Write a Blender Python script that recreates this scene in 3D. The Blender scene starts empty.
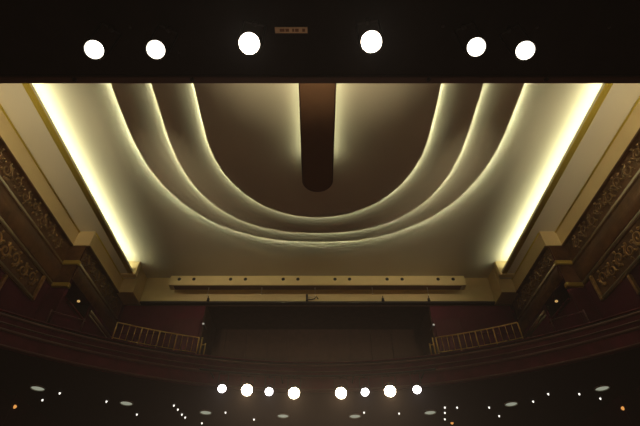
import bpy, bmesh, math, random
from mathutils import Vector, Matrix
random.seed(7)
scene = bpy.context.scene
COL = scene.collection
H0 = 1.6                      # eye height above the stage floor: every z below is counted from the eye
PI = math.pi

# ------------------------------------------------------------------ helpers
def box(bm, x0, x1, y0, y1, z0, z1):
    if x0 > x1: x0, x1 = x1, x0
    v = [bm.verts.new((x, y, z + H0)) for x in (x0, x1) for y in (y0, y1) for z in (z0, z1)]
    for f in ((0,1,3,2),(4,6,7,5),(0,4,5,1),(2,3,7,6),(0,2,6,4),(1,5,7,3)):
        bm.faces.new([v[i] for i in f])

def tube(bm, pts, r, n=8, closed=False):
    """tube along points (eye-relative z); r a number or one radius per point"""
    P = [Vector((p[0], p[1], p[2] + H0)) for p in pts]
    m = len(P); rings = []
    up = Vector((0, 0, 1)); nrm = None
    for i, p in enumerate(P):
        if closed: t = P[(i+1) % m] - P[i-1]
        else: t = P[min(i+1, m-1)] - P[max(i-1, 0)]
        t.normalize()
        if nrm is None:
            nrm = t.cross(up if abs(t.z) < .9 else Vector((1, 0, 0))).normalized()
        else:
            nrm = (nrm - t * nrm.dot(t)).normalized()
        b = t.cross(nrm)
        rr = r[i] if isinstance(r, (list, tuple)) else r
        rings.append([bm.verts.new(p + (nrm*math.cos(a) + b*math.sin(a))*rr) for a in (2*PI*k/n for k in range(n))])
    last = m if closed else m-1
    for i in range(last):
        A, B = rings[i], rings[(i+1) % m]
        for k in range(n):
            bm.faces.new((A[k], A[(k+1) % n], B[(k+1) % n], B[k]))
    if not closed:
        bm.faces.new(rings[0][::-1]); bm.faces.new(rings[-1])

def lathe(bm, centre, axis, prof, n=24, cap=True):
    """revolve (distance along axis, radius) round an axis through centre (eye-relative)"""
    ax = Vector(axis).normalized()
    u = ax.cross(Vector((0, 0, 1)) if abs(ax.z) < .95 else Vector((1, 0, 0))).normalized(); w = ax.cross(u)
    c = Vector((centre[0], centre[1], centre[2] + H0)); rings = []
    for d, r in prof:
        rings.append([bm.verts.new(c + ax*d + (u*math.cos(a) + w*math.sin(a))*max(r, 1e-4)) for a in (2*PI*k/n for k in range(n))])
    for A, B in zip(rings, rings[1:]):
        for k in range(n):
            bm.faces.new((A[k], A[(k+1) % n], B[(k+1) % n], B[k]))
    if cap: bm.faces.new(rings[0][::-1])
    bm.faces.new(rings[-1])

def build(name, bm, mat, parent=None, smooth=False, bevel=0):
    bmesh.ops.recalc_face_normals(bm, faces=bm.faces)
    me = bpy.data.meshes.new(name); bm.to_mesh(me); bm.free()
    me.materials.append(mat)
    if smooth:
        for p in me.polygons: p.use_smooth = True
    o = bpy.data.objects.new(name, me); COL.objects.link(o)
    if parent:
        o.parent = parent
        o.matrix_parent_inverse = Matrix.Translation(-world_loc(parent))
    if bevel:
        b = o.modifiers.new('bevel', 'BEVEL'); b.width = bevel; b.segments = 2; b.limit_method = 'ANGLE'
    return o

def tape(name, bm, lamp, parent):
    """light tape: a dark body whose upper face glows"""
    o = build(name, bm, M['absorber'], parent); o.data.materials.append(lamp)
    for p in o.data.polygons:
        if p.normal.z > .7: p.material_index = 1
    o['label'] = 'glowing warm white cove light'
    return o

def world_loc(o):
    v = Vector(o.location)
    return v + world_loc(o.parent) if o.parent and o.type == 'EMPTY' else (v if o.parent is None else Vector((0, 0, 0)))

def tag(o, label=None, cat=None, group=None, kind=None):
    if label: o['label'] = label
    if cat: o['category'] = cat
    if group: o['group'] = group
    if kind: o['kind'] = kind
    return o

def thing(name, loc, label, cat, group=None):
    o = bpy.data.objects.new(name, None); COL.objects.link(o)
    o.empty_display_size = .2
    o.location = (loc[0], loc[1], loc[2] + H0)
    return tag(o, label, cat, group)

def BM(): return bmesh.new()

# ------------------------------------------------------------------ materials
def mat(name, col, rough=.6, metal=0, emit=None, strength=0, bump=0, bscale=20, vary=0, vscale=3, spec=None):
    m = bpy.data.materials.new(name); m.use_nodes = True
    nt = m.node_tree; b = nt.nodes['Principled BSDF']
    b.inputs['Base Color'].default_value = (*col, 1); b.inputs['Roughness'].default_value = rough
    b.inputs['Metallic'].default_value = metal
    if spec is not None: b.inputs['Specular IOR Level'].default_value = spec
    tc = nt.nodes.new('ShaderNodeTexCoord')
    if emit:
        b.inputs['Emission Color'].default_value = (*emit, 1); b.inputs['Emission Strength'].default_value = strength
    if vary:
        n = nt.nodes.new('ShaderNodeTexNoise'); n.inputs['Scale'].default_value = vscale; n.inputs['Detail'].default_value = 5
        r = nt.nodes.new('ShaderNodeValToRGB')
        r.color_ramp.elements[0].position = .3; r.color_ramp.elements[1].position = .7
        r.color_ramp.elements[0].color = (*[max(0, c*(1-vary)) for c in col], 1)
        r.color_ramp.elements[1].color = (*[min(1, c*(1+vary)) for c in col], 1)
        nt.links.new(tc.outputs['Object'], n.inputs['Vector']); nt.links.new(n.outputs['Fac'], r.inputs['Fac'])
        nt.links.new(r.outputs['Color'], b.inputs['Base Color'])
    if bump:
        n = nt.nodes.new('ShaderNodeTexNoise'); n.inputs['Scale'].default_value = bscale; n.inputs['Detail'].default_value = 4
        bp = nt.nodes.new('ShaderNodeBump'); bp.inputs['Strength'].default_value = bump; bp.inputs['Distance'].default_value = .02
        nt.links.new(tc.outputs['Object'], n.inputs['Vector']); nt.links.new(n.outputs['Fac'], bp.inputs['Height'])
        nt.links.new(bp.outputs['Normal'], b.inputs['Normal'])
    return m

COVE = (.97, 1.0, .70)
M = dict(
    plaster = mat('cream_plaster', (.73, .67, .49), .75, bump=.04, bscale=2, vary=.03, vscale=.6),
    beam    = mat('beige_beam_paint', (.70, .55, .28), .6, vary=.03),
    rib     = mat('gilded_rib', (.62, .48, .07), .42, metal=.35),
    gold    = mat('pale_gold_moulding', (1.0, .92, .66), .22, metal=.6, spec=1.0),
    olive   = mat('dull_gold_band', (.40, .29, .05), .45, metal=.3),
    bronze  = mat('brown_bronze_panel', (.11, .052, .023), .30, metal=.6, bump=.25, bscale=6, vary=.35, vscale=2.5),
    relief  = mat('gilded_bronze_relief', (.30, .17, .06), .36, metal=.55, vary=.4, vscale=6),
    relief2 = mat('dull_bronze_relief', (.15, .085, .034), .36, metal=.5, vary=.4, vscale=6),
    maroon  = mat('dark_maroon_wall', (.045, .003, .011), .6, vary=.2, vscale=1.2, spec=.12),
    maroon2 = mat('maroon_panel', (.042, .005, .011), .55, vary=.15, spec=.12),
    brown   = mat('tongue_brown_paint', (.17, .085, .038), .6, vary=.05),
    black   = mat('bridge_black_paint', (.010, .006, .006), .7, vary=.2, spec=.12),
    bridgee = mat('bridge_edge_brown', (.065, .028, .018), .55),
    shade    = mat('opening_shade_black', (.012, .006, .005), .8, spec=.12),
    rearbr  = mat('rear_wall_brown', (.04, .02, .014), .7, vary=.15, spec=.12),
    fascia  = mat('balcony_maroon_paint', (.085, .009, .020), .42, vary=.2, spec=.12),
    fmould  = mat('balcony_moulding', (.09, .03, .026), .4, metal=.2),
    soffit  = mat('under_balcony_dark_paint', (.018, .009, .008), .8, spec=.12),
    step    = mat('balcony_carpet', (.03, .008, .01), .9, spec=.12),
    brass   = mat('aged_brass', (.75, .55, .18), .35, metal=.6),
    iron    = mat('dark_iron', (.035, .03, .028), .45, metal=.6),
    housing = mat('matt_black_metal', (.014, .013, .013), .5, metal=.4),
    absorber  = mat('light_absorbing_brown', (.11, .07, .04), .8, vary=.2, vscale=4),  # dark brown chosen to soak up bounced light inside the coves
    stage   = mat('stage_boards', (.010, .009, .008), .5, vary=.15),
    carpet  = mat('stalls_carpet', (.016, .005, .005), .9),
    label   = mat('beige_sticker', (.85, .66, .40), .5),
    ink     = mat('sticker_print', (.30, .15, .06), .6),
    hole    = mat('dark_port', (.012, .009, .007), .7),
    whitecab= mat('pale_cable', (.75, .68, .55), .5),
    ring    = mat('pale_trim_ring', (.45, .42, .34), .5),
    strip   = mat('cove_tube', (.8, .8, .7), .5, emit=COVE, strength=26),
    tstrip  = mat('tier_tube', (.8, .8, .7), .5, emit=COVE, strength=65),
    tongst  = mat('tongue_tube', (.8, .8, .7), .5, emit=COVE, strength=8),
    warm    = mat('lens_warm', (.9, .9, .9), .3, emit=(1, .80, .55), strength=40),
    cool    = mat('lens_cool', (.9, .9, .9), .3, emit=(1, .93, .95), strength=14),
    front   = mat('lens_front', (.9, .9, .9), .3, emit=(1, .90, .74), strength=5),
    frontb  = mat('lens_front_bright', (.9, .9, .9), .3, emit=(1, .85, .66), strength=40),
    down    = mat('downlight_diffuser', (.6, .6, .5), .5, emit=(.80, .86, .66), strength=.32),
    pin     = mat('pin_lens', (.8, .8, .8), .5, emit=(1, .95, .85), strength=1.6),
    amber   = mat('amber_lens', (.8, .5, .2), .5, emit=(1, .42, .10), strength=.8),
    bulb    = mat('warm_bulb', (.9, .8, .6), .5, emit=(1, .58, .20), strength=.55),
    batten  = mat('lens_fill', (.8, .8, .7), .5, emit=(1, .78, .50), strength=36),  # glowing lens of the added floods
    fillside = mat('lens_fill_side', (.8, .8, .7), .5, emit=(1, .82, .56), strength=130),
)

# ------------------------------------------------------------------ setting: floor, walls, ceiling
bm = BM(); box(bm, -10.6, 10.6, -6, 5, -1.9, -1.6); o = build('floor', bm, M['stage']); tag(o, 'black stage floor', kind='structure')
bm = BM(); box(bm, -10.6, 10.6, 5.02, 22, -2.9, -2.6); o = build('floor', bm, M['carpet']); tag(o, 'carpeted stalls floor below the stage', kind='structure')
ZC = 12.5
bm = BM(); box(bm, -10.6, 10.6, -.5, 18.9, ZC, ZC + .12)
ceiling = build('ceiling', bm, M['plaster']); tag(ceiling, 'cream plaster main ceiling of the auditorium', kind='structure')

def arc(cx, cy, r, a0, a1, n):
    return [(cx + r*math.cos(a0 + (a1-a0)*i/n), cy + r*math.sin(a0 + (a1-a0)*i/n)) for i in range(n+1)]

def spiral_pts(y, z, r0, turns, dirn, rot, n=22):
    return [(y + r0*(1-.8*i/n)*math.cos(rot + dirn*turns*2*PI*i/n), z + r0*(1-.8*i/n)*math.sin(rot + dirn*turns*2*PI*i/n)) for i in range(n+1)]

def scroll_relief(bm, sg, xs, y0, y1, zc, hh, pitch, leafy):
    """running scrollwork: S-stems, spirals and leaves standing out of a wall at |x| = xs"""
    y = y0 + pitch*.5; k = 0
    X = sg*(xs - .02)
    while y < y1 - pitch*.35:
        d = 1 if k % 2 else -1
        pts = spiral_pts(y, zc + d*hh*.12, hh*.62, 1.35, d, -d*PI/2)
        tube(bm, [(X, a, b) for a, b in pts], [.045*(1 - .5*i/len(pts)) for i in range(len(pts))], 5)
        a, b = pts[0]
        st = [(a + pitch*.6*t, b + d*hh*.9*t*t - d*.05*math.sin(t*PI)) for t in (0, .25, .5, .75, 1)]
        tube(bm, [(X, p, q) for p, q in st], [.045, .042, .038, .03, .015], 5)
        for j in range(leafy):
            an = -d*PI/2 + d*(.5 + j*1.15); r = hh*.6
            ly, lz = y + r*math.cos(an), zc + d*hh*.12 + r*math.sin(an)
            L = hh*.32; dy, dz = math.cos(an + .5*d)*L, math.sin(an + .5*d)*L
            lz2 = max(zc - hh, min(zc + hh, lz + dz))
            tube(bm, [(X, ly, lz), (X - sg*.03, ly + dy*.5, (lz + lz2)/2), (X, ly + dy, lz2)], [.02, .06, .008], 5)
        y += pitch; k += 1

X1, X2, YJ, YE = 10.2, 9.55, 13.85, 18.5     # wall planes before and after the pier, pier, end of side walls
for sg, side in ((-1, 'left'), (1, 'right')):
    bm = BM()
    box(bm, sg*X1, sg*10.6, -.5, YJ, -2.6, 12.5)
    box(bm, sg*X2, sg*10.6, YJ, YJ + .12, -2.6, 12.5)
    box(bm, sg*X2, sg*10.6, YJ + .12, 15.8, -2.6, 8.65)
    box(bm, sg*X2, sg*10.6, YJ + .12, 15.8, 9.42, 12.5)
    box(bm, sg*10.45, sg*10.6, YJ + .12, 15.8, 8.65, 9.42)
    box(bm, sg*X2, sg*10.6, 15.8, YE + .3, -2.6, 12.5)
    wall = build('wall_' + side, bm, M['maroon']); tag(wall, f'dark maroon {side} side wall with bronze and gilt bands', kind='structure')
    def wp(name, m, xs, pr, y0, y1, z0, z1, bev=0, lab=None):
        b = BM(); box(b, sg*xs, sg*(xs - pr), y0, y1, z0, z1); q = build(name, b, m, wall, bevel=bev)
        if lab: q['label'] = lab
        return q
    # frieze under the cornice
    f1 = wp('frieze_panel', M['bronze'], X1, .02, 4, YJ - .03, 10.22, 11.04)
    b = BM(); scroll_relief(b, sg, X1, 4, YJ - .1, 10.62, .36, .62, 6); build('scroll_relief', b, M['relief2'], f1, smooth=True)
    f2 = wp('frieze_panel', M['bronze'], X2, .02, YJ + .03, YE - .2, 10.22, 11.04)
    b = BM(); scroll_relief(b, sg, X2, YJ + .1, YE - .3, 10.62, .35, .55, 6); build('scroll_relief', b, M['relief2'], f2, smooth=True)
    # smooth coved panel
    def coved(xs, y0, y1, z0, z1):
        b = BM(); n = 8; A = []; B = []
        for i in range(n+1):
            t = i/n; z = z0 + (z1-z0)*t; x = xs - .02 - .07*math.sin(PI*t)
            A.append(b.verts.new((sg*x, y0, z + H0))); B.append(b.verts.new((sg*x, y1, z + H0)))
        for i in range(n): b.faces.new((A[i], A[i+1], B[i+1], B[i]))
        C0 = [b.verts.new((sg*xs, y0, z + H0)) for z in (z0, z1)]; C1 = [b.verts.new((sg*xs, y1, z + H0)) for z in (z0, z1)]
        b.faces.new([C0[0]] + A + [C0[1]]); b.faces.new([C1[0]] + B + [C1[1]])
        b.faces.new((C0[0], A[0], B[0], C1[0])); b.faces.new((C0[1], A[-1], B[-1], C1[1])); b.faces.new((C0[0], C0[1], C1[1], C1[0]))
        return build('coved_panel', b, M['bronze'], wall)
    coved(X1, 4, YJ - .03, 9.32, 10.08)
    coved(X2, YJ + .03, YE - .2, 9.46, 10.08)
    # gilt mouldings: a bright bead over a dull fillet
    def mould(xs, y0, y1, z):
        b = BM(); tube(b, [(sg*(xs - .05), y0, z), (sg*(xs - .05), y1, z)], .04, 10); q = build('gilt_moulding', b, M['gold'], wall, smooth=True)
        b = BM(); box(b, sg*xs, sg*(xs - .05), y0, y1, z - .10, z + .06); build('fillet', b, M['bronze'], q)
    mould(X1, 4, YJ - .04, 10.15); mould(X2, YJ + .04, YE - .3, 10.15)
    mould(X1, 4, YJ - .04, 9.2);   mould(X2, 15.9, 18.2, 9.2); mould(X1, 4, 13.2, 8.17)
    b = BM(); tube(b, [(sg*(X2 - .05), 15.9, 9.02), (sg*(X2 - .05), 18.2, 9.02)], .03, 8); build('gilt_moulding', b, M['gold'], wall, smooth=True)
    # ornate fretwork panel
    f3 = wp('ornate_panel', M['bronze'], X1, .02, 4, 13.15, 8.24, 9.08)
    b = BM(); scroll_relief(b, sg, X1, 4, 13.1, 8.66, .38, .56, 6); build('scroll_relief', b, M['relief'], f3, smooth=True)
    wp('end_board', M['relief'], X1, .12, 13.15, 13.25, 8.1, 9.1, .01)
    wp('end_board', M['relief'], X1, .12, 11.5, 11.6, 7.3, 8.0, .01)
    # pier face with gilt bands
    b = BM(); box(b, sg*(X2 + .01), sg*X1, YJ - .03, YJ, 9.2, 11.04); build('pier_face', b, M['bronze'], wall)
    for z in (10.17, 9.12):
        b = BM(); box(b, sg*(X2 - .06), sg*(X1 - .06), YJ - .10, YJ + .1, z - .09, z + .09); build('gilt_band', b, M['olive'], wall, bevel=.02)
    b = BM(); box(b, sg*(X2 - .02), sg*(X1 - .0), YJ - .08, YJ, 4, 8.98); build('pier_shaft', b, M['maroon2'], wall, bevel=.02)
    b = BM(); box(b, sg*10.42, sg*10.45, YJ + .12, 15.8, 8.66, 9.41); box(b, sg*9.62, sg*10.42, 15.77, 15.8, 8.66, 9.41); build('opening_shade', b, M['shade'], wall)  # near-black sheets paint in the darkness of the opening
    # box opening ledge
    b = BM(); box(b, sg*(X2 - .12), sg*X2, YJ + .12, 15.8, 8.58, 8.66); build('opening_ledge', b, M['fascia'], wall, bevel=.02)
    t = thing('wall_lamp', (sg*9.75, 15.2, 9.25), f'small amber lamp glowing in the dark box opening on the {side} wall', 'lamp')
    b = BM(); lathe(b, (sg*9.75, 15.2, 9.25), (0, 0, 1), [(-.035, .015), (-.03, .05), (0, .065), (.03, .05), (.04, .012)], 12); build('bulb', b, M['bulb'], t, smooth=True)
    b = BM(); box(b, sg*9.73, sg*9.77, 15.18, 15.22, 9.28, 9.42); build('stem', b, M['iron'], t)

    # beige cornice beam, soffit, ribbed gilt lip and cove
    bm = BM()
    box(bm, sg*10.1, sg*10.6, -.5, YJ - .0, 11.05, 12.5)
    box(bm, sg*9.42, sg*10.6, YJ - .05, 17.35, 11.05, 11.86)
    box(bm, sg*8.73, sg*9.6, 17.35, YE, 11.05, 12.5)
    beam = build('trim_' + ('1' if sg < 0 else '2'), bm, M['beam'], bevel=.012); tag(beam, f'beige cornice beam stepping along the top of the {side} wall', kind='structure')
    b = BM()
    tube(b, [(sg*10.09, -.5, 11.75), (sg*10.09, YJ - .03, 11.75)], .035, 8); tube(b, [(sg*9.41, YJ + .02, 11.75), (sg*9.41, 17.3, 11.75)], .03, 8)
    build('cornice_bead', b, M['rib'], beam, smooth=True)  # fine bead moulding along the top of the beam
    b = BM(); box(b, sg*10.08, sg*10.25, -.5, YJ, 11.0, 11.06); box(b, sg*9.40, sg*9.6, YJ, 17.35, 11.0, 11.06); build('drip_moulding', b, M['bronze'], beam)
    bm = BM()
    box(bm, sg*8.85, sg*10.1, -.5, YJ, 11.8, 11.86)
    box(bm, sg*8.85, sg*9.42, YJ, 17.35, 11.8, 11.86)
    box(bm, sg*8.80, sg*8.85, -.5, 16.85, 11.8, 11.90)
    sof = build('trim_' + ('3' if sg < 0 else '4'), bm, M['plaster']); tag(sof, f'cream lower soffit along the {side} side holding the cove lighting', kind='structure')
    b = BM()
    for k in range(4): tube(b, [(sg*(8.83 + .058*k), -.5, 11.79), (sg*(8.83 + .058*k), 16.85, 11.79)], .028, 8)
    build('ribbed_moulding', b, M['rib'], sof, smooth=True)
    b = BM(); box(b, sg*8.68, sg*9.75, 16.86, 17.12, 11.72, 12.5); build('cove_stop', b, M['beam'], sof, bevel=.015)
    b = BM(); box(b, sg*9.0, sg*9.75, -.5, 16.86, 11.94, 12.01); box(b, sg*9.0, sg*9.015, -.5, 16.86, 12.01, 12.045); build('tube_shelf', b, M['absorber'], sof)  # shelf lip added to limit how far the cove light spreads
    b = BM(); box(b, sg*9.75, sg*9.85, -.5, 16.85, 11.86, 12.5); build('trough_back', b, M['absorber'], sof)
    b = BM(); box(b, sg*9.08, sg*9.18, .5, 16.75, 12.012, 12.022); tape('cove_light', b, M['strip'], sof)

# rear wall and beige beam above it
bm = BM()
for sg in (-1, 1): box(bm, sg*5.45, sg*9.5, 18.55, 18.8, -2.6, 12.4)
box(bm, -5.45, 5.45, 18.55, 18.8, 11.0, 12.4)
box(bm, -5.6, 5.6, 21.0, 21.2, 4, 11.3)
for sg in (-1, 1): box(bm, sg*5.45, sg*5.6, 18.8, 21.0, 4, 11.3)
box(bm, -5.6, 5.6, 18.8, 21.0, 11.05, 11.3)
rear = build('wall_rear', bm, M['rearbr']); tag(rear, 'dark brown rear wall with a wide recess above the balcony', kind='structure')
for sg in (-1, 1):
    b = BM(); box(b, sg*5.5, sg*9.45, 18.47, 18.55, 5.5, 10.98); build('wall_panel', b, M['maroon'], rear)
    b = BM(); box(b, sg*5.55, sg*6.85, 18.42, 18.47, 8.6, 10.25); build('wall_panel', b, M['maroon2'], rear, bevel=.02)
    b = BM(); box(b, sg*7.0, sg*9.3, 18.43, 18.47, 9.5, 9.56); build('dado_rail', b, M['maroon2'], rear)
for i in range(9):
    b = BM(); box(b, -4.9 + 1.1*i, -4.84 + 1.1*i, 20.93, 21.0, 6.5, 11.0); build('wall_batten', b, M['rearbr'], rear)
bm = BM(); box(bm, -8.72, 8.72, 18.28, 18.54, 11.14, 12.5); rb = build('trim_5', bm, M['beam'], bevel=.012); tag(rb, 'beige beam across the rear of the ceiling', kind='structure')
b = BM(); box(b, -8.72, 8.72, 18.3, 18.54, 11.06, 11.14); build('edge_moulding', b, M['hole'], rb)

# ------------------------------------------------------------------ stepped ceiling
def U(a, y0, bb, n, inset=0, yf=1.5, m=64):
    """U outline (open towards the stage) as a list of (x, y) from the left front round to the right front"""
    a -= inset; bb -= inset; pts = [(-a, yf + (y0 - yf)*i/6) for i in range(6)]
    for i in range(m+1):
        th = PI - PI*i/m
        cx, sy = math.cos(th), math.sin(th)
        pts.append((math.copysign(abs(cx)**(2/n), cx)*a, y0 + abs(sy)**(2/n)*bb))
    return pts + [(a, yf + (y0 - yf)*(5-i)/6) for i in range(6)]

def slab(bm, pts, z0, z1):
    lo = [bm.verts.new((x, y, z0 + H0)) for x, y in pts]; hi = [bm.verts.new((x, y, z1 + H0)) for x, y in pts]
    n = len(pts)
    bm.faces.new(lo); bm.faces.new(hi)
    for i in range(n): bm.faces.new((lo[i], lo[(i+1) % n], hi[(i+1) % n], hi[i]))

def ribbon(bm, pts, z0, z1, w):
    """upright band of thickness w following pts (open)"""
    n = len(pts); L = []
    for i in range(n):
        p0, p1 = pts[max(i-1, 0)], pts[min(i+1, n-1)]
        tx, ty = p1[0]-p0[0], p1[1]-p0[1]; l = math.hypot(tx, ty) or 1
        nx, ny = ty/l, -tx/l
        L.append([bm.verts.new((pts[i][0] + nx*s, pts[i][1] + ny*s, z + H0)) for s, z in ((0, z0), (w, z0), (w, z1), (0, z1))])
    for A, B in zip(L, L[1:]):
        for k in range(4): bm.faces.new((A[k], A[(k+1) % 4], B[(k+1) % 4], B[k]))
    bm.faces.new(L[0]); bm.faces.new(L[-1])

def tier(word, a, y0, bb, n, z, zup, m, lab, sm, inset=.10):
    P = U(a, y0, bb, n)
    bm = BM(); slab(bm, P, z, z + .07)
    q = build('ceiling_tier' if word else 'ceiling_fin', bm, m); tag(q, lab, 'ceiling panel', 'stepped ceiling panels' if word else None)
    b = BM(); ribbon(b, U(a, y0, bb, n, inset + .5), z + .07, zup, .05); build('riser', b, M['absorber'], q)
    b = BM(); ribbon(b, P, z + .07, z + .095, .015); build('lip', b, m, q)  # lip added to cut off the tape's sideways glow
    b = BM(); ribbon(b, U(a, y0, bb, n, inset), z + .072, z + .082, .08); tape('cove_light', b, sm, q)
    return q
ZT = (12.23, 12.04, 11.86)
k1, k2, k3 = ZT[0]/12.2, ZT[1]/11.9, ZT[2]/11.6
tier(1, 6.55*k1, 8.5*k1, 6.5*k1, 2.3, ZT[0], 12.5, M['plaster'], 'outermost and widest of the three U-shaped cream plaster ceiling tiers', M['tstrip'])
tier(2, 5.13*k2, 8.5*k2, 5.52*k2, 2.4, ZT[1], ZT[0], M['plaster'], 'middle of the three U-shaped cream plaster ceiling tiers', M['tstrip'])
tier(3, 3.73*k3, 8.5*k3, 4.2*k3, 2.05, ZT[2], ZT[1], M['plaster'], 'innermost U-shaped cream plaster ceiling tier around the brown tongue', M['tstrip'])
ZF = 11.4
bm = BM(); slab(bm, U(.56, 10.5, .58, 2.0), ZF, ZF + .07); fin = build('ceiling_fin', bm, M['brown'])
tag(fin, 'brown round-ended tongue hanging down the middle of the ceiling', 'ceiling panel')
b = BM(); ribbon(b, U(.25, 10.5, .25, 2.0), ZF + .07, ZT[2], .05); build('riser', b, M['plaster'], fin)
for sg in (-1, 1):
    b = BM(); box(b, sg*.42, sg*.5, 1.5, 9.75, ZF + .072, ZF + .082); tape('cove_light', b, M['tongst'], fin)
b = BM(); tube(b, [(x, y, ZF) for x, y in U(.53, 10.5, .55, 2.0)], .014, 6); build('edge_bead', b, M['bridgee'], fin, smooth=True)

# ------------------------------------------------------------------ long white trough in front of the rear beam
t = thing('lighting_trough', (0, 17.62, 11.49), 'long beige box with pairs of dark round ports under the rear beam', 'ceiling fixture')
b = BM(); box(b, -7.18, 7.18, 17.4, 17.84, 11.49, 12.02); build('housing', b, M['beam'], t, bevel=.012)
b = BM(); box(b, -6.95, 6.95, 17.46, 17.80, 11.475, 11.49); build('underside_shade', b, M['brown'], t)  # darker brown sheet paints the shade under the box
for px in (179.4, 194, 230.7, 245.5, 283.2, 297.9, 335, 349.5, 387, 402, 438, 453):
    x = (px - 317.5)/427*20.8
    b = BM(); lathe(b, (x, 17.4, 11.82), (0, -1, 0), [(0, .085), (.012, .085), (.014, .07), (.004, .065)], 16); build('port', b, M['hole'], t)
for x in (-6.5, -3.2, 0, 3.2, 6.5):
    b = BM(); box(b, x - .04, x + .04, 17.84, 18.28, 11.9, 11.98); build('bracket', b, M['beam'], t)
where = ['leftmost', 'second from left', 'central', 'second from right', 'rightmost']
for px, wd, ln in zip((209, 262, 315, 372, 427), where, (.40, .34, .46, .34, .40)):
    x = (px - 317.5)/427*20.7
    b = BM(); tube(b, [(x, 17.6, 11.48), (x + .005, 17.6, 11.48 - ln*.5), (x - .005, 17.6, 11.48 - ln)], .012, 6)
    lathe(b, (x, 17.6, 11.48 - ln), (0, 0, -1), [(0, .012), (.01, .028), (.05, .028), (.06, .01)], 8)
    o = build('hanging_cable', b, M['whitecab']); tag(o, f'{wd} thin pale cable hanging under the long beige box', 'cable', 'cables under the beige box')
for px, wd in ((208, 'left small dark clamp on the lower edge of the rear beam'), (383, 'small dark clamp right of centre on the rear beam edge'), (429, 'right-hand small dark clamp on the rear beam edge')):
    x = (px - 317.5)/427*20.9
    b = BM(); box(b, x - .05, x + .05, 18.16, 18.28, 11.10, 11.24); box(b, x - .02, x + .02, 18.13, 18.16, 11.12, 11.34)
    tube(b, [(x - .07, 18.2, 11.12), (x + .07, 18.2, 11.12)], .025, 8)
    o = build('beam_clamp', b, M['iron'], bevel=.006); tag(o, wd, 'clamp', 'clamps on the rear beam')
x = (312 - 317.5)/427*20.9
t = thing('rigging_bracket', (x, 18.2, 11.1), 'dark hooked rigging bracket at the centre of the rear beam', 'bracket')
b = BM(); box(b, x - .3, x - .2, 18.14, 18.28, 11.12, 11.45); build('upright', b, M['iron'], t, bevel=.006)
b = BM(); tube(b, [(x - .25, 18.2, 11.2), (x - .05, 18.2, 11.17), (x + .12, 18.2, 11.22), (x + .22, 18.2, 11.34), (x + .3, 18.2, 11.2)], .028, 8); build('hook_arm', b, M['iron'], t, smooth=True)
b = BM(); tube(b, [(x - .2, 18.2, 11.32), (x + .1, 18.2, 11.3)], .016, 6); build('pin', b, M['whitecab'], t, smooth=True)

# ------------------------------------------------------------------ lighting bridge over the stage
br = thing('lighting_bridge', (0, 1.25, 5.3), 'black lighting bridge spanning the top of the picture', 'lighting bridge')
b = BM(); box(b, -10.15, 10.15, -.8, 2.96, 5.3, 6.0); build('deck', b, M['black'], br)
b = BM(); box(b, -10.15, 10.15, 2.955, 3.06, 5.26, 6.0); build('edge_board', b, M['bridgee'], br, bevel=.02)
for px in (80, 195, 426, 541):
    x = (px - 317.5)/427*5.9
    b = BM(); lathe(b, (x, 2.99, 5.27), (0, 0, -1), [(0, .03), (.03, .03), (.032, .016), (.05, .014)], 8); build('edge_bolt', b, M['iron'], br)
for px, py in ((130, 27), (179, 52), (443, 26), (537, 27), (609, 27)):
    u, v = (px - 317.5)/427, (213 - py)/427
    tt = 5.3/(.682 + v*.7314)
    b = BM(); lathe(b, (u*tt, tt*(.7314 - .682*v), 5.302), (0, 0, -1), [(0, .02), (.012, .018), (.018, .008)], 8); build('soffit_bolt', b, M['iron'], br)
st = BM(); box(st, -.53, -.125, 2.30, 2.375, 5.292, 5.302); sticker = build('sticker', st, M['label'], br); sticker['label'] = 'small beige sticker with faded print'
for x0, x1 in ((-.47, -.41), (-.40, -.355), (-.315, -.29), (-.28, -.235), (-.19, -.155)):
    b = BM(); box(b, x0, x1, 2.318, 2.356, 5.2905, 5.2925); build('print_mark', b, M['ink'], sticker)

def fixture(name, p, target, r, L, lens, label, group, hang, cat='spotlight'):
    """spotlight: p the middle of its lens, hang = z of what carries it"""
    P = Vector(p); d = (Vector(target) - P).normalized(); side = d.cross(Vector((0, 0, 1))).normalized()
    t = thing(name, p, label, cat, group)
    b = BM(); lathe(b, P, -d, [(-.03, r*1.12), (-.03, r*1.02), (.004, r*1.0), (.005, r*1.13), (L*.55, r*1.13), (L*.8, r*.95), (L, r*.5), (L*1.02, .02)], 24, cap=False); build('housing', b, M['housing'], t)
    b = BM(); lathe(b, P, d, [(-.002, r*.99), (.004, r*.97), (.014, r*.75), (.02, r*.3), (.021, .004)], 24); build('lens', b, lens, t, smooth=True)
    c = P - d*L*.4
    top = Vector((c.x, c.y, hang)); b = BM()
    A = c + side*r*1.2; B = c - side*r*1.2
    up = Vector((0, 0, 1)) * max(hang - c.z - .03, .05)
    tube(b, [A, A + up, B + up, B], .014, 6); build('yoke', b, M['housing'], t)
    b = BM(); lathe(b, c + up - Vector((0, 0, .03)), (0, 0, 1), [(0, .02), (.01, .035), (.05, .035), (.06, .02)], 10); build('clamp', b, M['housing'], t)
    return t, P, d

def spot(p, d, power, col, ang, blend=.4, rad=.06):
    l = bpy.data.lights.new('spot_beam', 'SPOT'); l.energy = power; l.color = col; l.spot_size = math.radians(ang); l.spot_blend = blend; l.shadow_soft_size = rad
    o = bpy.data.objects.new('spot_beam', l); COL.objects.link(o)
    o.location = (p.x, p.y, p.z + H0); o.rotation_euler = d.to_track_quat('-Z', 'Y').to_euler(); return o

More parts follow.
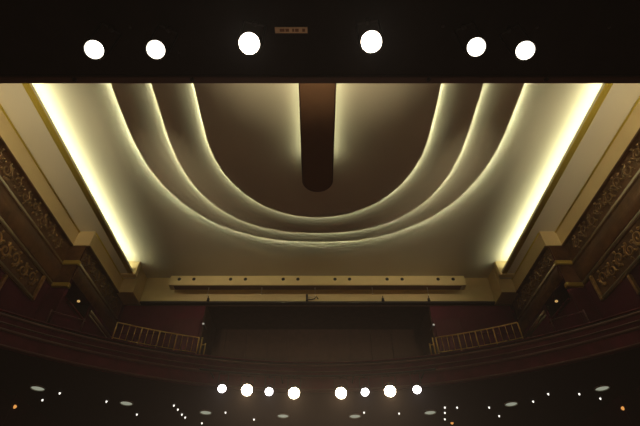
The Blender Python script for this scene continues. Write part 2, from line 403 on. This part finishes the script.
FRONT = [(-2.50, 2.25, 4.60, 0, 'leftmost spotlight under the lighting bridge, an oval white lens'),
         (-1.81, 2.25, 4.60, 0, 'second spotlight from the left under the lighting bridge'),
         (-.755, 2.18, 4.60, 1, 'bright spotlight left of the beige sticker under the lighting bridge'),
         (.595, 2.16, 4.60, 1, 'bright spotlight right of the beige sticker under the lighting bridge'),
         (1.77, 2.22, 4.60, 0, 'second spotlight from the right under the lighting bridge'),
         (2.33, 2.26, 4.60, 0, 'rightmost spotlight under the lighting bridge, an oval white lens')]
for x, y, z, hot, lab in FRONT:
    t, P, d = fixture('bridge_spotlight', (x, y, z), (x*.25, -.2, 0), .112 if hot else .098, .36, M['frontb'] if hot else M['front'], lab, 'spotlights under the lighting bridge', 5.3)
    spot(P + d*.05, d, 1000 if hot else 60, (1, .82, .62), 70 if hot else 55)

# unseen floods added on the bridge to brighten ceiling, soffits and beams
ADDED_FLOODS = [((-6.5, 2.75, 6.5), (-10.1, 8.6, 11.2), 1500, 54), ((6.5, 2.75, 6.5), (10.1, 8.6, 11.2), 1500, 54),
         ((-7.6, 2.75, 9.8), (-3.4, 18.3, 11.6), 1900, 33), ((7.6, 2.75, 9.8), (3.4, 18.3, 11.6), 1900, 33),
         ((-1.0, 2.75, 6.5), (-1.0, 5.2, 11.5), 900, 50), ((1.0, 2.75, 6.5), (1.0, 5.2, 11.5), 900, 50)]
for p, tg, pw, ang in ADDED_FLOODS:
    P = Vector(p); d = (Vector(tg) - P).normalized()
    b = BM(); lathe(b, P, -d, [(-.03, .165), (-.03, .15), (.004, .15), (.005, .17), (.2, .17), (.3, .08)], 20, cap=False)
    q = build('added_flood', b, M['housing'], br)
    b = BM(); lathe(b, P, d, [(-.002, .148), (.01, .1), (.014, .004)], 20); build('lens', b, M['batten'], q)
    c = P - d*.2
    b = BM(); tube(b, [(c.x, c.y, 5.98), (c.x, c.y, c.z - .1)], .035, 8); build('stand', b, M['housing'], q)
    spot(P + d*.05, d, pw, (1, .84, .56), ang, 1.0)

# ------------------------------------------------------------------ balcony
CY = 1.0
def sweep(bm, prof, xm=10.12, n=72, closed=False):
    rows = []
    for R, z in prof:
        xx = xm if R < 14.8 else 9.47
        row = []
        for i in range(n+1):
            x = -xx + 2*xx*i/n
            y = min(CY + math.sqrt(R*R - x*x), 18.4)
            row.append(bm.verts.new((x, y, z + H0)))
        rows.append(row)
    pairs = list(zip(rows, rows[1:])) + ([(rows[-1], rows[0])] if closed else [])
    for A, B in pairs:
        for i in range(n): bm.faces.new((A[i], A[i+1], B[i+1], B[i]))
    if closed:
        bm.faces.new([r[0] for r in rows]); bm.faces.new([r[-1] for r in rows])

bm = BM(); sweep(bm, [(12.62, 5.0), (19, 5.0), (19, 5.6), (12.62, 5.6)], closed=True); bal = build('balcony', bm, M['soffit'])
tag(bal, 'curved dark balcony at the rear with a lit soffit underneath', kind='structure')
b = BM(); sweep(b, [(12.62, 5.01), (12.5, 5.01), (12.5, 5.42), (12.55, 5.44), (12.55, 5.82), (12.62, 5.84)], closed=True); build('fascia', b, M['fascia'], bal)
for R, z, r in ((12.48, 5.03, .035), (12.49, 5.43, .045), (12.52, 5.62, .025), (12.53, 5.82, .045)):
    b = BM(); sweep(b, [(R + r*math.cos(a), z + r*math.sin(a)) for a in (2*PI*k/8 for k in range(8))], closed=True); build('moulding', b, M['fmould'], bal, smooth=True)
b = BM(); sweep(b, [(12.62, 5.6), (19, 5.6), (19, 7.1), (16.5, 6.95), (16.5, 6.6), (15, 6.6), (14.3, 6.55), (14.3, 6.38), (13.45, 6.36), (13.38, 6.28), (13.38, 5.94), (12.62, 5.86)], closed=True); build('seating_step', b, M['step'], bal)
b = BM(); sweep(b, [(13.36 + .03*math.cos(a), 6.3 + .03*math.sin(a)) for a in (2*PI*k/8 for k in range(8))], closed=True); build('moulding', b, M['fascia'], bal, smooth=True)
bm = BM(); box(bm, -5.4, 5.4, 18.82, 20.98, 6.9, 7.1); o = build('floor', bm, M['step']); tag(o, 'dark floor of the recess behind the balcony', kind='structure')

def circ(x, R): return CY + math.sqrt(R*R - x*x)
for sg, side in ((-1, 'left'), (1, 'right')):
    t = thing('brass_railing', (sg*5.3, circ(5.3, 13.55), 6.38), f'low brass railing with thin bars on the {side} side of the balcony', 'railing')
    xs = [sg*(6.62 - (6.62 - 4.14)*i/14) for i in range(15)]
    zt, zb = 7.0, 6.46
    b = BM(); tube(b, [(x, circ(x, 13.55), zt) for x in xs], .022, 8); build('top_rail', b, M['brass'], t, smooth=True)
    b = BM(); tube(b, [(x, circ(x, 13.55), zb) for x in xs], .014, 8); build('bottom_rail', b, M['brass'], t, smooth=True)
    for i, x in enumerate(xs):
        thick = i in (0, 4, 7, 10, 14)
        b = BM(); tube(b, [(x, circ(x, 13.55), zb if not thick else 6.37), (x, circ(x, 13.55), zt)], .022 if thick else .011, 6)
        build('post' if thick else 'baluster', b, M['brass'], t, smooth=True)
    for xx in (6.2, 5.35, 4.6):
        b = BM(); tube(b, [(sg*xx, circ(xx, 13.5), 6.30), (sg*xx, circ(xx, 13.5), 6.46)], .016, 6); build('foot', b, M['iron'], t, smooth=True)
    xx = 4.03
    t2 = thing('brass_gatepost', (sg*xx, circ(xx, 13.5), 6.36), f'pair of brass posts at the inner end of the {side} balcony railing', 'post')
    for dx, z1 in ((0, 7.02), (.14, 6.8)):
        b = BM(); tube(b, [(sg*(xx - dx), circ(xx, 13.55), 6.36), (sg*(xx - dx), circ(xx, 13.55), z1)], .026, 8); build('post', b, M['brass'], t2, smooth=True)
    b = BM(); tube(b, [(sg*xx, circ(xx, 13.55), 6.75), (sg*(xx - .14), circ(xx, 13.55), 6.75)], .014, 6); build('crossbar', b, M['brass'], t2, smooth=True)
    t3 = thing('handrail', (sg*8.0, circ(8.0, 13.55), 6.37), f'short grey handrail beside the {side} wall behind the balcony front', 'handrail')
    for xx in (8.25, 7.45):
        b = BM(); tube(b, [(sg*xx, circ(xx, 13.55), 6.37), (sg*xx, circ(xx, 13.55), 6.85)], .018, 6); build('post', b, M['fmould'], t3, smooth=True)
    b = BM(); tube(b, [(sg*x, circ(x, 13.55), 6.8) for x in (8.25, 7.85, 7.45)], .018, 6); build('rail', b, M['fmould'], t3, smooth=True)
    # tiny work light on the rear wall
    px, py = (203, 323) if sg < 0 else (434, 324)
    u, v = (px - 317.5)/427, (213 - py)/427; tt = 18.3/(.7314 - .682*v); x, z = u*tt, tt*(.682 + .7314*v)
    b = BM(); lathe(b, (x, 18.38, z), (0, -1, 0), [(-.04, .03), (0, .05), (.03, .045), (.05, .02)], 10)
    o = build('work_light', b, mat('dim_lens_' + side, (.6, .6, .6), .5, emit=(.9, .9, .85), strength=.25)); tag(o, f'tiny pale work light at the {side} edge of the rear recess', 'lamp')
    b = BM(); box(b, x - .05, x + .05, 18.4, 18.9, z - .04, z + .04); build('arm', b, M['iron'], o)

# under-balcony disc downlights
nm = ['leftmost', 'second from the left', 'third from the left', 'fourth from the left, left of centre', 'fourth from the right, right of centre', 'third from the right', 'second from the right', 'rightmost']
for (x, y), w in zip([(-8.55, 13.2), (-6.26, 14.48), (-3.83, 15.37), (-1.2, 15.72), (1.31, 15.75), (3.86, 15.37), (6.37, 14.55), (8.7, 13.2)], nm):
    t = thing('disc_downlight', (x, y, 5.0), f'pale round downlight under the balcony, {w} of eight', 'downlight', 'disc downlights under the balcony')
    b = BM(); lathe(b, (x, y, 5.0), (0, 0, -1), [(0, .225), (.03, .215), (.035, .195), (.01, .19)], 28); build('trim_ring', b, M['ring'], t)
    b = BM(); lathe(b, (x, y, 4.99), (0, 0, -1), [(0, .186), (.01, .17), (.02, .1), (.022, .01)], 28); build('diffuser', b, M['down'], t, smooth=True)

# pinpoint lights under the balcony
PIN = [(60, 392.7, 'pinpoint light just right of the leftmost disc downlight'),
 (42.7, 399.5, 'pinpoint light below the leftmost disc downlight'),
 (106.7, 401, 'pinpoint light just left of the second disc downlight from the left'),
 (137, 414, 'pinpoint light below and right of the second disc downlight from the left'),
 (174, 405, 'topmost of the slanting row of four pinpoint lights on the left'),
 (178, 409, 'second from top in the slanting row of four pinpoint lights on the left'),
 (182, 414, 'third from top in the slanting row of four pinpoint lights on the left'),
 (185.3, 417, 'lowest of the slanting row of four pinpoint lights on the left'),
 (202, 422.7, 'pinpoint light just below the third disc downlight from the left'),
 (225.6, 412, 'pinpoint light just right of the third disc downlight from the left'),
 (254, 419, 'pinpoint light left of the fourth disc downlight from the left'),
 (364, 412, 'pinpoint light just right of the disc downlight right of centre'),
 (399, 413, 'pinpoint light left of the third disc downlight from the right'),
 (444.7, 407, 'top of the upright row of three pinpoint lights on the right'),
 (444.7, 412.3, 'middle of the upright row of three pinpoint lights on the right'),
 (444.7, 418.7, 'bottom of the upright row of three pinpoint lights on the right'),
 (457, 407, 'pinpoint light right of the top of the upright row of three'),
 (489, 407, 'pinpoint light left of the second disc downlight from the right'),
 (499, 415.5, 'pinpoint light below the second disc downlight from the right'),
 (533, 401, 'pinpoint light right of the second disc downlight from the right'),
 (548, 393.5, 'pinpoint light midway between the two rightmost disc downlights'),
 (579, 393.5, 'pinpoint light just left of the rightmost disc downlight'),
 (600, 398, 'pinpoint light just below the rightmost disc downlight'),
 (14.7, 406.7, 'amber pinpoint light on the side wall at the far left under the balcony'),
 (452, 422.7, 'amber pinpoint light right of the upright row of three'),
 (623, 408.3, 'amber pinpoint light on the side wall at the far right under the balcony')]
for px, py, lab in PIN:
    u, v = (px - 317.5)/427, (213 - py)/427; tt = 5.0/(.682 + v*.7314)
    x, y = u*tt, tt*(.7314 - .682*v); amb = lab.startswith('amber')
    r = .045 if amb else .022
    at, ax = (x, y, 5.0), (0, 0, -1)
    if abs(u) > .7:                      # the two outer amber lights sit on the side walls
        tt = (X2 - .005)/abs(u); at, ax = (u*tt, tt*(.7314 - .682*v), tt*(.682 + .7314*v)), (-math.copysign(1, u), 0, 0)
    b = BM(); lathe(b, at, ax, [(-.012, r*1.3), (.01, r*1.2), (.03, r), (.05, r*.6), (.056, .004)], 12)
    o = build('pinpoint_light', b, M['amber' if amb else 'pin'], smooth=True); tag(o, ('tiny ' + lab) if amb else 'tiny white ' + lab, 'pinpoint light', 'pinpoint lights under the balcony')

# ------------------------------------------------------------------ balcony-front spotlights
RB = 11.94
bar = thing('lighting_bar', (0, CY + RB, 5.25), 'black curved bar carrying eight spotlights along the balcony front', 'lighting bar')
b = BM(); tube(b, [(x*.25, circ(x*.25, RB), 5.25) for x in range(-14, 15)], .03, 10); build('pipe', b, M['housing'], bar, smooth=True)
for x in (-3.2, -1.1, 1.1, 3.2):
    b = BM(); tube(b, [(x, circ(x, RB), 5.25), (x, circ(x, 12.5), 5.25)], .022, 8); build('bracket', b, M['housing'], bar)
ROW = [(222, 388.5, 0, 'leftmost white spotlight on the balcony bar'), (247, 390, 1, 'second spotlight from the left on the balcony bar, warm and bright'),
       (269, 391.5, 0, 'third spotlight from the left on the balcony bar, small and white'), (294, 393, 1, 'warm bright spotlight left of the middle gap on the balcony bar'),
       (341, 393, 1, 'warm bright spotlight right of the middle gap on the balcony bar'), (365, 392, 0, 'third spotlight from the right on the balcony bar, small and white'),
       (390, 391, 1, 'second spotlight from the right on the balcony bar, warm and bright'), (417, 389.5, 0, 'rightmost small white spotlight on the balcony bar')]
for i, (px, py, hot, lab) in enumerate(ROW):
    u, v = (px - 317.5)/427, (213 - py)/427
    tt = 12.75/(.7314 - .682*v)
    x, y, z = u*tt, 12.75, tt*(.682 + .7314*v)
    k = (circ(x, 11.80))/y; x, y, z = x*k, y*k, z*k
    t, P, d = fixture('balcony_spotlight', (x, y, z), (x*.2, 2, -3), .16 if hot else .115, .42, M['warm' if hot else 'cool'], lab, 'spotlights on the balcony bar', 5.22)
    spot(P + d*.05, d, 9000 if hot else 1500, (1, .64, .36) if hot else (1, .90, .92), 70, .15)

# ------------------------------------------------------------------ world: dark house, thin haze added for a glow round the lamps
w = bpy.data.worlds.new('haze'); scene.world = w; w.use_nodes = True
nt = w.node_tree; nt.nodes['Background'].inputs['Color'].default_value = (0, 0, 0, 1)
vs = nt.nodes.new('ShaderNodeVolumeScatter'); vs.inputs['Density'].default_value = .00042; vs.inputs['Anisotropy'].default_value = 0
nt.links.new(vs.outputs['Volume'], nt.nodes['World Output'].inputs['Volume'])
try: w.cycles.volume_sampling = 'EQUIANGULAR'
except Exception: pass

# ------------------------------------------------------------------ camera
cam = bpy.data.cameras.new('camera'); cam.lens = 24.02; cam.sensor_width = 36; cam.clip_end = 200
co = bpy.data.objects.new('camera', cam); COL.objects.link(co)
co.location = (.0, 0, H0); co.rotation_euler = (math.radians(90 + 43), 0, 0)
cam.shift_x = 2.5/640
scene.camera = co
scene.view_settings.view_transform = 'Standard'; scene.view_settings.look = 'None'
scene.view_settings.gamma = 1; scene.view_settings.exposure = 0; scene.view_settings.use_curve_mapping = False
scene.cycles.max_bounces = 8; scene.cycles.diffuse_bounces = 5; scene.cycles.glossy_bounces = 3; scene.cycles.volume_bounces = 0
scene.cycles.use_denoising = True
scene.cycles.use_adaptive_sampling = False
scene.cycles.sample_clamp_indirect = 3
